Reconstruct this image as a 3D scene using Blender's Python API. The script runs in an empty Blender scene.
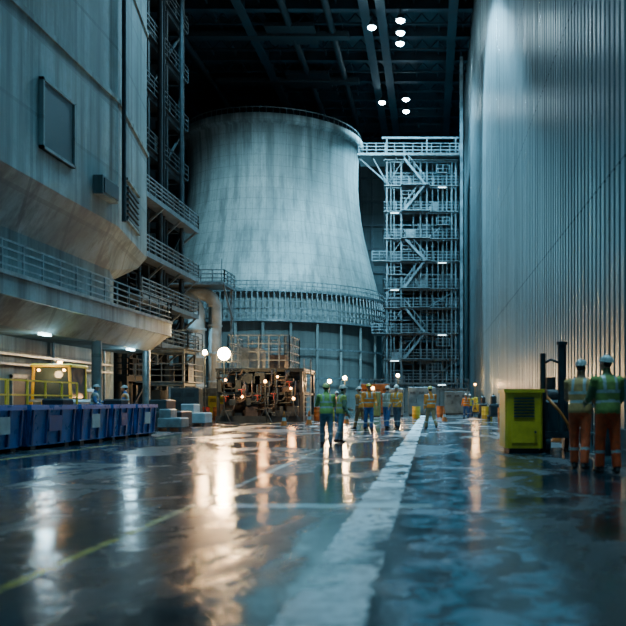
import bpy, math, random
from mathutils import Vector, Matrix
random.seed(7)
scene = bpy.context.scene
COL = scene.collection

# ------------------------------------------------------------------ mesh builder
class MB:
    def __init__(s):
        s.v=[]; s.f=[]; s.m=[]; s.s=[]
    def face(s, idx, m=0, sm=False):
        s.f.append(idx); s.m.append(m); s.s.append(sm)
    def add(s, pts):
        b=len(s.v); s.v.extend([tuple(p) for p in pts]); return b
    def box(s,x0,x1,y0,y1,z0,z1,m=0):
        b=s.add([(x0,y0,z0),(x1,y0,z0),(x1,y1,z0),(x0,y1,z0),(x0,y0,z1),(x1,y0,z1),(x1,y1,z1),(x0,y1,z1)])
        for q in ((0,3,2,1),(4,5,6,7),(0,1,5,4),(1,2,6,5),(2,3,7,6),(3,0,4,7)):
            s.face([b+i for i in q],m)
    def cbox(s,x0,x1,y0,y1,z0,z1,c,m=0):
        def ring(z,i,cc):
            a0,a1,b0,b1=x0+i,x1-i,y0+i,y1-i
            return [(a0+cc,b0,z),(a1-cc,b0,z),(a1,b0+cc,z),(a1,b1-cc,z),(a1-cc,b1,z),(a0+cc,b1,z),(a0,b1-cc,z),(a0,b0+cc,z)]
        rs=[ring(z0,0,c),ring(z1-c,0,c),ring(z1,c,c*.6)]
        bs=[s.add(r) for r in rs]
        for k in range(2):
            for i in range(8):
                j=(i+1)%8
                s.face([bs[k]+i,bs[k]+j,bs[k+1]+j,bs[k+1]+i],m)
        s.face([bs[2]+i for i in range(8)],m); s.face([bs[0]+i for i in reversed(range(8))],m)
    def prism(s,poly,z0,z1,m=0,poly2=None):
        p2=poly2 or poly; n=len(poly)
        a=s.add([(p[0],p[1],z0) for p in poly]); b=s.add([(p[0],p[1],z1) for p in p2])
        for i in range(n):
            j=(i+1)%n; s.face([a+i,a+j,b+j,b+i],m)
        s.face([b+i for i in range(n)],m); s.face([a+i for i in reversed(range(n))],m)
    def beam(s,p0,p1,w=.1,h=None,m=0):
        h=h or w; p0=Vector(p0);p1=Vector(p1); d=(p1-p0)
        if d.length<1e-6: return
        d.normalize(); up=Vector((0,0,1)) if abs(d.z)<.95 else Vector((0,1,0))
        r=d.cross(up).normalized()*w/2; u=r.cross(d).normalized()*h/2
        b=s.add([p0-r-u,p0+r-u,p0+r+u,p0-r+u,p1-r-u,p1+r-u,p1+r+u,p1-r+u])
        for q in ((0,1,2,3),(7,6,5,4),(0,4,5,1),(1,5,6,2),(2,6,7,3),(3,7,4,0)):
            s.face([b+i for i in q],m)
    def cyl(s,p0,p1,r0,r1=None,n=12,m=0,caps=True):
        r1=r0 if r1 is None else r1
        p0=Vector(p0);p1=Vector(p1); d=(p1-p0).normalized()
        up=Vector((0,0,1)) if abs(d.z)<.95 else Vector((0,1,0))
        a=d.cross(up).normalized(); c=a.cross(d)
        R0=[p0+(a*math.cos(t)+c*math.sin(t))*r0 for t in [2*math.pi*i/n for i in range(n)]]
        R1=[p1+(a*math.cos(t)+c*math.sin(t))*r1 for t in [2*math.pi*i/n for i in range(n)]]
        b0=s.add(R0);b1=s.add(R1)
        for i in range(n):
            j=(i+1)%n; s.face([b0+i,b0+j,b1+j,b1+i],m,True)
        if caps:
            c0=s.add(R0);c1=s.add(R1)
            s.face([c0+i for i in reversed(range(n))],m); s.face([c1+i for i in range(n)],m)
    def pipe(s,path,r,n=12,m=0):
        P=[Vector(p) for p in path]; rings=[]; prev=None
        for i,p in enumerate(P):
            d=(P[min(i+1,len(P)-1)]-P[max(i-1,0)]).normalized()
            if prev is None:
                up=Vector((0,0,1)) if abs(d.z)<.9 else Vector((0,1,0)); a=d.cross(up).normalized()
            else: a=(prev-d*prev.dot(d)).normalized()
            prev=a; c=d.cross(a)
            rings.append(s.add([p+(a*math.cos(2*math.pi*k/n)+c*math.sin(2*math.pi*k/n))*r for k in range(n)]))
        for q in range(len(rings)-1):
            for k in range(n):
                j=(k+1)%n; s.face([rings[q]+k,rings[q]+j,rings[q+1]+j,rings[q+1]+k],m,True)
        s.face([rings[0]+k for k in reversed(range(n))],m); s.face([rings[-1]+k for k in range(n)],m)
    def lathe(s,prof,c=(0,0,0),n=32,m=0,smooth=True,closed=True):
        rs=[s.add([(c[0]+r*math.cos(2*math.pi*k/n),c[1]+r*math.sin(2*math.pi*k/n),c[2]+z) for k in range(n)]) for r,z in prof]
        for q in range(len(rs)-1):
            for k in range(n):
                j=(k+1)%n; s.face([rs[q]+k,rs[q]+j,rs[q+1]+j,rs[q+1]+k],m,smooth)
        if closed:
            s.face([rs[0]+k for k in reversed(range(n))],m); s.face([rs[-1]+k for k in range(n)],m)
    def loft(s,rings,n=12,m=0):
        rs=[]
        for c,u,v,ru,rv in rings:
            c=Vector(c)
            rs.append(s.add([c+Vector(u)*math.cos(2*math.pi*k/n)*ru+Vector(v)*math.sin(2*math.pi*k/n)*rv for k in range(n)]))
        for q in range(len(rs)-1):
            for k in range(n):
                j=(k+1)%n; s.face([rs[q]+k,rs[q]+j,rs[q+1]+j,rs[q+1]+k],m,True)
        s.face([rs[0]+k for k in reversed(range(n))],m,True); s.face([rs[-1]+k for k in range(n)],m,True)
    def capsule(s,p0,p1,r0,r1,n=12,m=0):
        p0=Vector(p0);p1=Vector(p1); d=(p1-p0).normalized()
        up=Vector((0,0,1)) if abs(d.z)<.9 else Vector((0,1,0))
        a=d.cross(up).normalized(); c=a.cross(d)
        R=[]
        for t in (-1,-.85,-.5): R.append((p0+d*r0*t,a,c,max(r0*math.sqrt(max(0,1-t*t)),r0*.05),max(r0*math.sqrt(max(0,1-t*t)),r0*.05)))
        R.append((p0,a,c,r0,r0)); R.append((p1,a,c,r1,r1))
        for t in (.5,.85,1): R.append((p1+d*r1*t,a,c,max(r1*math.sqrt(max(0,1-t*t)),r1*.05),max(r1*math.sqrt(max(0,1-t*t)),r1*.05)))
        s.loft(R,n,m)
    def ball(s,c,rx,ry,rz,M=None,n=14,m=0):
        R=[]
        c=Vector(c)
        X=Vector((1,0,0));Y=Vector((0,1,0));Z=Vector((0,0,1))
        if M is not None: X=M@X;Y=M@Y;Z=M@Z
        for i in range(9):
            t=-math.pi/2+math.pi*i/8
            k=max(math.cos(t),.05)
            R.append((c+Z*rz*math.sin(t),X,Y,rx*k,ry*k))
        s.loft(R,n,m)
    def railing(s,p0,p1,h=1.1,sp=1.5,nr=3,r=.04,m=0):
        p0=Vector(p0);p1=Vector(p1); L=(p1-p0).length; n=max(1,round(L/sp))
        for i in range(n+1):
            q=p0.lerp(p1,i/n); s.beam(q,q+Vector((0,0,h)),r*2,r*2,m)
        for k in range(nr):
            z=Vector((0,0,h*(k+1)/nr)); s.beam(p0+z,p1+z,r*1.8,r*1.8,m)
    def mesh(s,name):
        me=bpy.data.meshes.new(name); me.from_pydata(s.v,[],s.f)
        me.polygons.foreach_set('material_index',s.m); me.polygons.foreach_set('use_smooth',s.s)
        me.update(); return me
    def obj(s,name,mats,parent=None,loc=None,rot=0,fix=True):
        me=s.mesh(name)
        for m in mats: me.materials.append(m)
        if fix:
            import bmesh
            bm=bmesh.new(); bm.from_mesh(me); bmesh.ops.recalc_face_normals(bm,faces=bm.faces); bm.to_mesh(me); bm.free()
        o=bpy.data.objects.new(name,me); COL.objects.link(o)
        if loc: o.location=loc
        o.rotation_euler[2]=rot
        if parent: o.parent=parent
        return o

# ------------------------------------------------------------------ materials
class NT:
    def __init__(s,name):
        s.mat=bpy.data.materials.new(name); s.mat.use_nodes=True
        s.t=s.mat.node_tree; s.b=s.t.nodes['Principled BSDF']
        s.tc=s.t.nodes.new('ShaderNodeTexCoord')
    def n(s,ty,**k):
        x=s.t.nodes.new(ty)
        for a,b in k.items(): setattr(x,a,b)
        return x
    def put(s,sock,val):
        if isinstance(val,bpy.types.NodeSocket): s.t.links.new(val,sock)
        else: sock.default_value=val
    def math(s,op,a,b=0,c=None,clamp=False):
        x=s.n('ShaderNodeMath',operation=op,use_clamp=clamp)
        s.put(x.inputs[0],a); s.put(x.inputs[1],b)
        if c is not None: s.put(x.inputs[2],c)
        return x.outputs[0]
    def noise(s,scale,detail=4,vec=None,rough=.5,stretch=None,dist=0):
        vec=vec or s.tc.outputs['Object']
        if stretch:
            mp=s.n('ShaderNodeMapping'); s.put(mp.inputs['Vector'],vec); mp.inputs['Scale'].default_value=stretch; vec=mp.outputs[0]
        x=s.n('ShaderNodeTexNoise'); s.put(x.inputs['Vector'],vec)
        x.inputs['Scale'].default_value=scale; x.inputs['Detail'].default_value=detail; x.inputs['Roughness'].default_value=rough
        x.inputs['Distortion'].default_value=dist
        return x.outputs[0]
    def ramp(s,f,lo,hi,a=0.,b=1.):
        x=s.n('ShaderNodeMapRange'); s.put(x.inputs[0],f)
        x.inputs[1].default_value=lo;x.inputs[2].default_value=hi;x.inputs[3].default_value=a;x.inputs[4].default_value=b
        return x.outputs[0]
    def mix(s,f,a,b):
        x=s.n('ShaderNodeMix',data_type='RGBA'); s.put(x.inputs[0],f)
        s.put(x.inputs[6],a if not isinstance(a,tuple) else (*a,1)); s.put(x.inputs[7],b if not isinstance(b,tuple) else (*b,1))
        return x.outputs[2]
    def bump(s,h,st=.3,d=.05):
        x=s.n('ShaderNodeBump'); s.put(x.inputs['Height'],h); x.inputs['Strength'].default_value=st; x.inputs['Distance'].default_value=d
        s.t.links.new(x.outputs[0],s.b.inputs['Normal'])
    def sep(s):
        x=s.n('ShaderNodeSeparateXYZ'); s.t.links.new(s.tc.outputs['Object'],x.inputs[0]); return x.outputs
    def out(s,col,rough=.5,metal=0.):
        s.put(s.b.inputs['Base Color'],col if not isinstance(col,tuple) else (*col,1))
        s.put(s.b.inputs['Roughness'],rough); s.put(s.b.inputs['Metallic'],metal)
        return s.mat

def painted(name,c,rough=.5,metal=0.,var=.35,scale=2.5):
    t=NT(name); n=t.noise(scale,5,rough=.6)
    dark=tuple(x*(1-var) for x in c)
    col=t.mix(t.ramp(n,.35,.65),dark,c)
    t.bump(n,.08,.01)
    return t.out(col,t.ramp(n,.3,.7,rough-.08,rough+.1),metal)

def emis(name,c,st):
    t=NT(name); n=t.noise(3,1)
    t.out(c,.4); t.b.inputs['Emission Color'].default_value=(*c,1)
    t.put(t.b.inputs['Emission Strength'],t.ramp(n,0,1,st*.9,st*1.1)); return t.mat

def concrete(name,a,b,bandz=0,bandx=0,stain=.5,rough=.75,scale=.25,polar=None,zdark=None,cellv=.3):
    t=NT(name); X,Y,Z=t.sep()
    n1=t.noise(scale,6,rough=.6); n2=t.noise(1.0,5,stretch=(1,1,.06),rough=.65); n3=t.noise(6,4); n4=t.noise(.35,5,stretch=(1,1,.12),rough=.6)
    n5=t.noise(1.1,6,rough=.7)
    col=t.mix(t.ramp(n1,.35,.65),a,b)
    col=t.mix(t.math('MULTIPLY',t.ramp(n2,.46,.64),stain),col,tuple(x*.30 for x in a))
    col=t.mix(t.math('MULTIPLY',t.ramp(n4,.47,.63),stain*.7),col,tuple(x*.40 for x in a))
    col=t.mix(t.ramp(n5,.5,.7,0,stain*.5),col,tuple(x*.45 for x in a))
    col=t.mix(t.ramp(n3,.3,.7,0,.22),col,tuple(x*.5 for x in a))
    h=t.math('MULTIPLY',n3,.3)
    if bandz:
        fr=t.math('FRACT',t.math('DIVIDE',Z,bandz),0)
        ln=t.math('LESS_THAN',fr,.05)
        cell=t.n('ShaderNodeTexWhiteNoise',noise_dimensions='1D'); t.put(cell.inputs['W'],t.math('FLOOR',t.math('DIVIDE',Z,bandz)))
        col=t.mix(t.math('MULTIPLY',cell.outputs[0],cellv),col,tuple(x*.5 for x in a))
        col=t.mix(t.math('MULTIPLY',ln,.35),col,tuple(x*.25 for x in a))
        h=t.math('SUBTRACT',h,ln)
    if bandx:
        if polar:
            ang=t.math('ARCTAN2',t.math('SUBTRACT',Y,polar[1]),t.math('SUBTRACT',X,polar[0])); q=t.math('MULTIPLY',ang,bandx)
        else: q=t.math('DIVIDE',t.math('ADD',X,Y),bandx)
        ln=t.math('LESS_THAN',t.math('FRACT',q,0),.06)
        col=t.mix(t.math('MULTIPLY',ln,.42),col,tuple(x*.25 for x in a))
        h=t.math('SUBTRACT',h,ln)
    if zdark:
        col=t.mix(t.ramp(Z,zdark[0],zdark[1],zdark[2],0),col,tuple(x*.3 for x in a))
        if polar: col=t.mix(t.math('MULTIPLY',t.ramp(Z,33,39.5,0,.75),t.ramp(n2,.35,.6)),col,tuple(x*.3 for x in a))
    t.bump(h,.4,.04)
    return t.out(col,rough)

M={}
TX,TY=-23.3,120.0
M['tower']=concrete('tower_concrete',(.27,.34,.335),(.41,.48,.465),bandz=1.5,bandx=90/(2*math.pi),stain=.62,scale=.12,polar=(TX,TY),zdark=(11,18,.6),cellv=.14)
M['conc']=concrete('weathered_concrete',(.12,.19,.20),(.23,.32,.33),bandz=3.2,bandx=4.0,stain=.85)
M['conc_d']=concrete('dark_concrete',(.04,.065,.07),(.08,.11,.12),bandz=3,stain=.6)
M['conc_l']=concrete('light_concrete',(.30,.38,.38),(.42,.50,.50),bandz=3.0,bandx=3.0,stain=.5)
M['steel']=painted('galvanised_steel',(.24,.31,.33),.42,.5,.5)
M['steel_l']=painted('pale_painted_steel',(.22,.32,.36),.45,.2,.6,.8)
M['pipe']=painted('pale_pipe_cladding',(.48,.57,.57),.5,.1,.4,.8)
M['steel_d']=painted('dark_steel',(.035,.055,.065),.5,.4,.4)
M['steel_b']=painted('ceiling_steel',(.022,.05,.068),.55,.2,.4,.6)
M['rust']=painted('grimy_machine_paint',(.075,.07,.07),.5,.3,.6)
M['orange']=painted('orange_paint',(.60,.17,.03),.45)
M['red']=painted('red_paint',(.38,.04,.03),.45)
M['yellow']=painted('yellow_paint',(.78,.54,.03),.4,0,.3)
M['blue']=painted('blue_plastic',(.008,.16,.50),.3,0,.3)
M['blue_d']=painted('blue_plastic_lid',(.005,.06,.22),.4,0,.3)
M['white']=painted('off_white_paint',(.36,.44,.46),.5,0,.3)
M['black']=painted('black_rubber',(.015,.015,.017),.7)
M['glass']=painted('cab_glass',(.05,.08,.09),.08,.1,.2)
M['green']=painted('green_paint',(.06,.2,.13),.5)
M['lamp_c']=emis('cool_lamp_lens',(.60,.88,1.0),80)
M['lamp_s']=emis('tube_lamp_lens',(.65,.92,1.0),9)
M['lamp_w']=emis('warm_lamp_lens',(1.0,.66,.32),300)
M['lamp_o']=emis('orange_lamp_lens',(1.0,.42,.10),34)

t=NT('corrugated_cladding'); X,Y,Z=t.sep()
n1=t.noise(.8,6,stretch=(1,1,.03),rough=.7); n2=t.noise(.08,4); n3=t.noise(3,5,stretch=(1,1,.08))
cell=t.n('ShaderNodeTexWhiteNoise',noise_dimensions='1D'); t.put(cell.inputs['W'],t.math('FLOOR',t.math('DIVIDE',Y,.6)))
col=t.mix(t.ramp(n1,.35,.7),(.42,.54,.57),(.15,.21,.23))
col=t.mix(t.math('MULTIPLY',cell.outputs[0],.6),col,(.12,.18,.20))
col=t.mix(t.ramp(n3,.55,.8,0,.5),col,(.55,.66,.68))
seam=t.math('LESS_THAN',t.math('FRACT',t.math('DIVIDE',Z,7.5),0),.010)
col=t.mix(t.math('MULTIPLY',seam,.7),col,(.03,.05,.06))
t.bump(n3,.15,.03)
M['clad']=t.out(col,t.math('ADD',t.ramp(n1,.3,.7,.22,.38),t.math('MULTIPLY',cell.outputs[0],.08)),.7)

# wet floor
t=NT('wet_concrete_floor'); X,Y,Z=t.sep()
nb=t.noise(.25,6,rough=.6); nm=t.noise(1.3,6,rough=.65,dist=.6); nf=t.noise(9,5,rough=.6); ns=t.noise(.55,5,rough=.6,stretch=(1,.5,1),dist=.8)
np_=t.noise(2.6,6,rough=.7,dist=.8)
base=t.mix(t.ramp(nb,.35,.65),(.006,.010,.014),(.024,.037,.046))
base=t.mix(t.ramp(nm,.5,.7,0,.6),base,(.06,.085,.10))
base=t.mix(t.ramp(np_,.56,.66,0,.45),base,(.10,.14,.16))
def band(axis,c,w,soft=.02,wob=.05):
    d=t.math('ABSOLUTE',t.math('ADD',t.math('SUBTRACT',axis,c),t.math('MULTIPLY',t.math('SUBTRACT',nm,.5),wob)))
    return t.ramp(d,w,w+soft,1,0)
jx=t.math('LESS_THAN',t.math('FRACT',t.math('DIVIDE',t.math('ADD',X,100.35),3.2),0),.012)
jy=t.math('LESS_THAN',t.math('FRACT',t.math('DIVIDE',t.math('ADD',Y,.7),4.0),0),.010)
jt=t.math('MAXIMUM',jx,jy)
base=t.mix(t.math('MULTIPLY',jt,.7),base,(.004,.006,.007))
worn=t.ramp(nm,.38,.47,.15,1); wornf=t.ramp(nf,.35,.6,.6,1)
lane=t.math('MULTIPLY',t.math('MULTIPLY',band(X,-.60,.22,.03,.22),worn),wornf)
lane=t.math('MULTIPLY',lane,t.ramp(t.noise(.8,3,dist=.4),.38,.48,.45,1))
base=t.mix(t.math('MULTIPLY',lane,1.0),base,(.85,.97,1.0))
sheen_band=t.math('MULTIPLY',band(X,.32,.45,.2,.5),t.ramp(np_,.44,.54))  # pale blue sheen painted into the floor colour, broken up by noise
base=t.mix(t.math('MULTIPLY',sheen_band,.75),base,(.22,.38,.48))
tr=t.math('MULTIPLY',t.math('MULTIPLY',band(Y,9.25,.16,.05,.2),band(X,-1.25,1.25,.05,.1)),t.ramp(nm,.36,.48,.3,1))
base=t.mix(t.math('MULTIPLY',tr,.85),base,(.60,.70,.70))
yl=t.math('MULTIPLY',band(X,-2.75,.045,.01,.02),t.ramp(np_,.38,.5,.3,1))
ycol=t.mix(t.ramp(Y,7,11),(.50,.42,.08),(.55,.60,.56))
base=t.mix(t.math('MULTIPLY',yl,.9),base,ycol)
yl2=t.math('MULTIPLY',band(X,-8.9,.06,.01,.02),wornf)
base=t.mix(t.math('MULTIPLY',yl2,.8),base,(.5,.40,.08))
wet=t.ramp(ns,.40,.52)
r=t.ramp(wet,0,1,.30,.05)
r=t.math('ADD',r,t.ramp(nf,.3,.7,0,.07))
r=t.math('ADD',r,t.ramp(np_,.5,.65,0,.12))
r=t.math('ADD',r,t.math('MULTIPLY',lane,.25))
h=t.math('ADD',t.math('MULTIPLY',nm,.8),t.math('MULTIPLY',nf,.14))
h=t.math('ADD',h,t.math('MULTIPLY',np_,.35))
h=t.math('MULTIPLY',h,t.ramp(wet,0,1,1,.5))
h=t.math('SUBTRACT',h,t.math('MULTIPLY',jt,.5))
t.bump(h,.25,.06)
M['floor']=t.out(base,r); t.b.inputs['Specular IOR Level'].default_value=.9

# ------------------------------------------------------------------ room shell
mb=MB(); mb.box(-45,12,-12,150.5,-.4,0); mb.obj('floor',[M['floor']])
mb=MB()
prof=[]; y=-10
while y<116:
    prof+= [(5.0,y),(5.0,y+.36),(5.06,y+.40),(5.06,y+.56)]; y+=.6
H=47.9
a=mb.add([(p[0],p[1],0) for p in prof]); b=mb.add([(p[0],p[1],H) for p in prof]); n=len(prof)
for i in range(n-1): mb.face([a+i,a+i+1,b+i+1,b+i],0)
yend=prof[-1][1]
mb.box(5.061,5.6,-10,yend+.3,0,H,0)
mb.box(4.7,5.6,yend,yend+.8,0,H,1)
o=mb.obj('wall_right',[M['clad'],M['steel_d']],fix=False)
mb=MB(); mb.box(4.86,4.99,-10,115.5,0,.5); mb.obj('baseboard_right',[M['conc_d']])
mb=MB(); mb.box(-45,12,150,150.5,0,48)
for x in range(-44,12,4): mb.box(x,x+.5,149.6,150,0,48)
for z in (8,16,24,32,40): mb.box(-45,12,149.5,150,z,z+.5)
mb.obj('wall_back',[M['steel_b']])
mb=MB(); mb.box(-45,-44.5,-12,150,0,48)
for y in range(-10,150,6): mb.box(-44.5,-44,y,y+.6,0,48)
mb.obj('wall_left',[M['conc_d']])
mb=MB(); mb.box(5.6,12,116.2,116.7,0,48); mb.obj('wall_return',[M['steel_d']])
mb=MB(); mb.box(-45,12,-12,150.5,48,48.4,0)
for x in (-37,-22,-7.8,-5.9,2.4):
    w=.5; mb.box(x,x+w,-12,150,46.2,48,0); mb.box(x-.3,x+w+.3,-12,150,46.05,46.25,0)
for x in range(-44,6,3): mb.box(x,x+.18,-12,150,47.5,48,0)
for y in range(30,150,7):
    mb.box(-45,12,y,y+.35,46.9,48,0); mb.box(-45,12,y-.25,y+.6,46.78,46.92,0)
for y in range(30,150,7):
    for x in range(-44,6,2):
        mb.beam((x,y+3.4,46.9),(x+1,y+3.4,48),.13,.13,0); mb.beam((x+1,y+3.4,48),(x+2,y+3.4,46.9),.13,.13,0)
    mb.box(-45,5,y+3.3,y+3.5,46.7,46.9,0)
for x in (-31,-17,-12): 
    mb.cyl((x,30,46.7),(x,150,46.7),.45,n=10,m=1)
for y in (84,98,112):
    mb.box(-30,-10,y,y+1.2,46.0,46.7,1); mb.box(-20,-14,y-2,y+3,46.3,46.8,1)
mb.obj('ceiling',[M['steel_b'],M['steel_d']])

# ------------------------------------------------------------------ cooling tower
mb=MB()
prof=[(16.0,0),(16.0,11.9),(16.1,12.0),(16.0,12.1),(15.95,15.4),(15.6,17),(15.2,18.6),(14.5,21.2),(13.9,23.7),(13.3,26.4),(12.9,28.6),(12.6,31),(12.45,33.5),(12.5,36.4),(12.65,38.6),(13.0,38.7),(13.25,39.1),(13.25,39.9),(12.9,39.95),(12.2,39.9),(12.2,38),(12.0,35),(12.2,32),(12.6,28),(13.6,22),(15.2,14),(15.6,4)]
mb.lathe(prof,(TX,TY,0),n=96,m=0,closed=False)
for z,w in ((11.6,1.4),(15.5,1.0)):
    mb.lathe([(15.8,z),(16+w,z),(16+w,z+.3),(15.8,z+.3),(15.8,z)],(TX,TY,0),n=96,m=1,smooth=False,closed=False)
N=150
for i in range(N):
    a=2*math.pi*i/N; c,s_=math.cos(a),math.sin(a)
    if s_>.35: continue
    mb.beam((TX+17.2*c,TY+17.2*s_,11.9),(TX+16.9*c,TY+16.9*s_,15.5),.13,.13,1)
    mb.beam((TX+16.9*c,TY+16.9*s_,15.8),(TX+16.9*c,TY+16.9*s_,16.8),.07,.07,1)
    if i%5==0:
        mb.beam((TX+17*c,TY+17*s_,0),(TX+17*c,TY+17*s_,11.6),.3,.3,0)
for z,R,w in ((12.6,17.2,.1),(13.3,17.15,.1),(14.2,17.05,.1),(16.3,16.9,.08),(16.8,16.9,.1),(8.0,17.0,.22),(4.2,17.0,.22)):
    mb.lathe([(R,z),(R+w,z),(R+w,z+w),(R,z+w),(R,z)],(TX,TY,0),n=96,m=1,smooth=False,closed=False)
for i in range(90):
    a=2*math.pi*i/90; c,s_=math.cos(a),math.sin(a)
    mb.beam((TX+12.9*c,TY+12.9*s_,39.9),(TX+12.9*c,TY+12.9*s_,40.7),.06,.06,1)
mb.lathe([(12.87,40.7),(12.97,40.7),(12.97,40.8),(12.87,40.8),(12.87,40.7)],(TX,TY,0),n=90,m=1,smooth=False,closed=False)
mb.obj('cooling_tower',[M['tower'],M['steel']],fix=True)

# ------------------------------------------------------------------ left concrete silo
up=[(-16,20),(-16,41),(-17.7,50),(-30,52),(-32,20)]
lo=[(-17.3,20),(-17.3,43.2),(-18.4,46.5),(-30,50),(-32,20)]
mb=MB()
mb.prism(up,10.2,46.0,0)
mb.prism([(-16.5,20),(-16.5,41),(-18.1,49.6),(-30,51.6),(-32,20)],9.5,10.2,0,poly2=up)
mb.prism(lo,8.3,9.5,0,poly2=[(-16.5,20),(-16.5,41),(-18.1,49.6),(-30,51.6),(-32,20)])
mb.prism(lo,0,8.3,0)
mb.box(-16.02,-15.88,32.8,35.6,11.6,14.5,1)
for z in (11.6,14.4): mb.box(-16.02,-15.8,32.7,35.7,z,z+.12,0)
for y in (32.7,35.58): mb.box(-16.02,-15.8,y,y+.12,11.6,14.5,0)
mb.box(-16.05,-15.55,38.0,40.0,11.1,12.0,0); mb.box(-15.56,-15.5,38.15,39.85,11.2,11.9,1)
def onface(t): return (-16+(-1.7)*t,41+9*t)
for k in range(6):
    z=11.2+k*.32
    a_=onface(.25); b_=onface(.62)
    mb.beam((a_[0]+.08,a_[1],z),(b_[0]+.08,b_[1],z),.12,.14,1)
a_=onface(.22); b_=onface(.65)
for z in (11.0,13.2): mb.beam((a_[0]+.05,a_[1],z),(b_[0]+.05,b_[1],z),.2,.14,0)
for z in (16.5,24,32): 
    mb.prism([(-15.9,20),(-15.9,41.05),(-17.6,50.05),(-17.8,50.2),(-16.2,41),(-16.2,20)],z,z+.25,0)
mb.cyl((-15.8,41.3,10.5),(-15.8,41.3,45.9),.12,m=1,n=8)
mb.obj('concrete_silo',[M['conc'],M['steel_d'],M['steel']])

# ------------------------------------------------------------------ balcony around silo
mb=MB()
arc=[(-17.3+3.3*math.cos(a),43+2.6*math.sin(a)) for a in [i*math.pi/16 for i in range(9)]]
poly=[(-17.28,18),(-14,18)]+arc+[(-17.3,45.6)]
def inset(p,k): return [(-17.28+(x+17.28)*k,18+(y-18)*(1-(1-k)*.1)) for x,y in p]
mb.prism(poly,4.75,5.5,0)
mb.prism(inset(poly,.7),3.9,4.75,0,poly2=inset(poly,.95))
mb.prism([(x+.06 if x>-17 else x,y) for x,y in poly],5.42,5.56,1)
pts=[Vector((-14.1,18,5.5)),Vector((-14.1,43,5.5))]+[Vector((x*.994-.1,y,5.5)) for x,y in arc[1:]]
mb.railing(pts[0],pts[1],1.1,1.4,4,.03,1)
for i in range(1,len(pts)-1): mb.railing(pts[i],pts[i+1],1.1,.8,4,.03,1)
mb.cyl((-15.0,36,0),(-15.0,36,3.95),.22,m=0); mb.cyl((-15.0,27,0),(-15.0,27,3.95),.22,m=0); mb.cyl((-15.1,42.6,0),(-15.1,42.6,3.95),.2,m=1)
for y in (22,31,40):
    mb.box(-15.2,-15.05,y,y+.8,3.8,3.9,2)  # glowing bars that house the added cool lights
# service doors, cable tray and conduits of the silo wall, kept in the balcony mesh
for y in (24,33,38.5):
    mb.box(-17.27,-17.22,y,y+1.1,0,2.2,3); mb.box(-17.27,-17.18,y-.12,y,0,2.3,1); mb.box(-17.27,-17.18,y+1.1,y+1.22,0,2.3,1); mb.box(-17.27,-17.18,y-.12,y+1.22,2.2,2.34,1)
for z in (2.7,3.1): mb.box(-17.27,-17.05,20,43,z,z+.1,1)
for y in (22,28,30,36.5,41.5,42.2): mb.cyl((-17.18,y,0),(-17.18,y,3.95),.07,n=8,m=1)
balc=mb.obj('balcony_and_silo_fittings',[M['conc'],M['steel'],M['lamp_s'],M['steel_d']])

# ------------------------------------------------------------------ steel structures
def frame(mb,xs,ys,zs,col=.3,bm=.22,deck=True,rails='SEW',brace=True,m=0,md=1,rr=.05,bw=.14):
    x0,x1,y0,y1=xs[0],xs[-1],ys[0],ys[-1]
    for x in xs:
        for y in ys: mb.beam((x,y,0),(x,y,zs[-1]),col,col,m)
    for k,z in enumerate(zs):
        for y in ys: mb.beam((x0,y,z-.2),(x1,y,z-.2),bm,bm*1.6,m)
        for x in xs: mb.beam((x,y0,z-.2),(x,y1,z-.2),bm,bm*1.6,m)
        if deck: mb.box(x0-.4,x1+.4,y0-.4,y1+.4,z-.08,z,md)
        if 'S' in rails: mb.railing((x0-.4,y0-.4,z),(x1+.4,y0-.4,z),1.1,1.6,3,rr,m)
        if 'W' in rails: mb.railing((x0-.4,y0-.4,z),(x0-.4,y1+.4,z),1.1,1.6,3,rr,m)
        if 'E' in rails: mb.railing((x1+.4,y0-.4,z),(x1+.4,y1+.4,z),1.1,1.6,3,rr,m)
    if brace:
        zz=[0]+list(zs)
        for k in range(len(zz)-1):
            for i in range(len(xs)-1):
                if (i+k)%3==0: mb.beam((xs[i],y0,zz[k]),(xs[i+1],y0,zz[k+1]-.3),bw,bw,m)
            for i in range(len(ys)-1):
                if (i+k)%2==0:
                    mb.beam((x1,ys[i],zz[k]),(x1,ys[i+1],zz[k+1]-.3),bw,bw,m)
                    mb.beam((x0,ys[i],zz[k]),(x0,ys[i+1],zz[k+1]-.3),bw,bw,m)
def stairs(mb,x0,x1,y,z0,z1,w=.9,m=0):
    n=int((z1-z0)/.28)
    for i in range(n):
        t_=(i+.5)/n; x=x0+(x1-x0)*t_; z=z0+(z1-z0)*t_
        mb.box(x-.14,x+.14,y,y+w,z-.03,z+.03,m)
    for yy in (y,y+w):
        mb.beam((x0,yy,z0),(x1,yy,z1),.06,.25,m); mb.beam((x0,yy,z0+1),(x1,yy,z1+1),.06,.06,m)
        for i in range(5):
            t_=i/4; x=x0+(x1-x0)*t_; z=z0+(z1-z0)*t_; mb.beam((x,yy,z),(x,yy,z+1),.05,.05,m)

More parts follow.
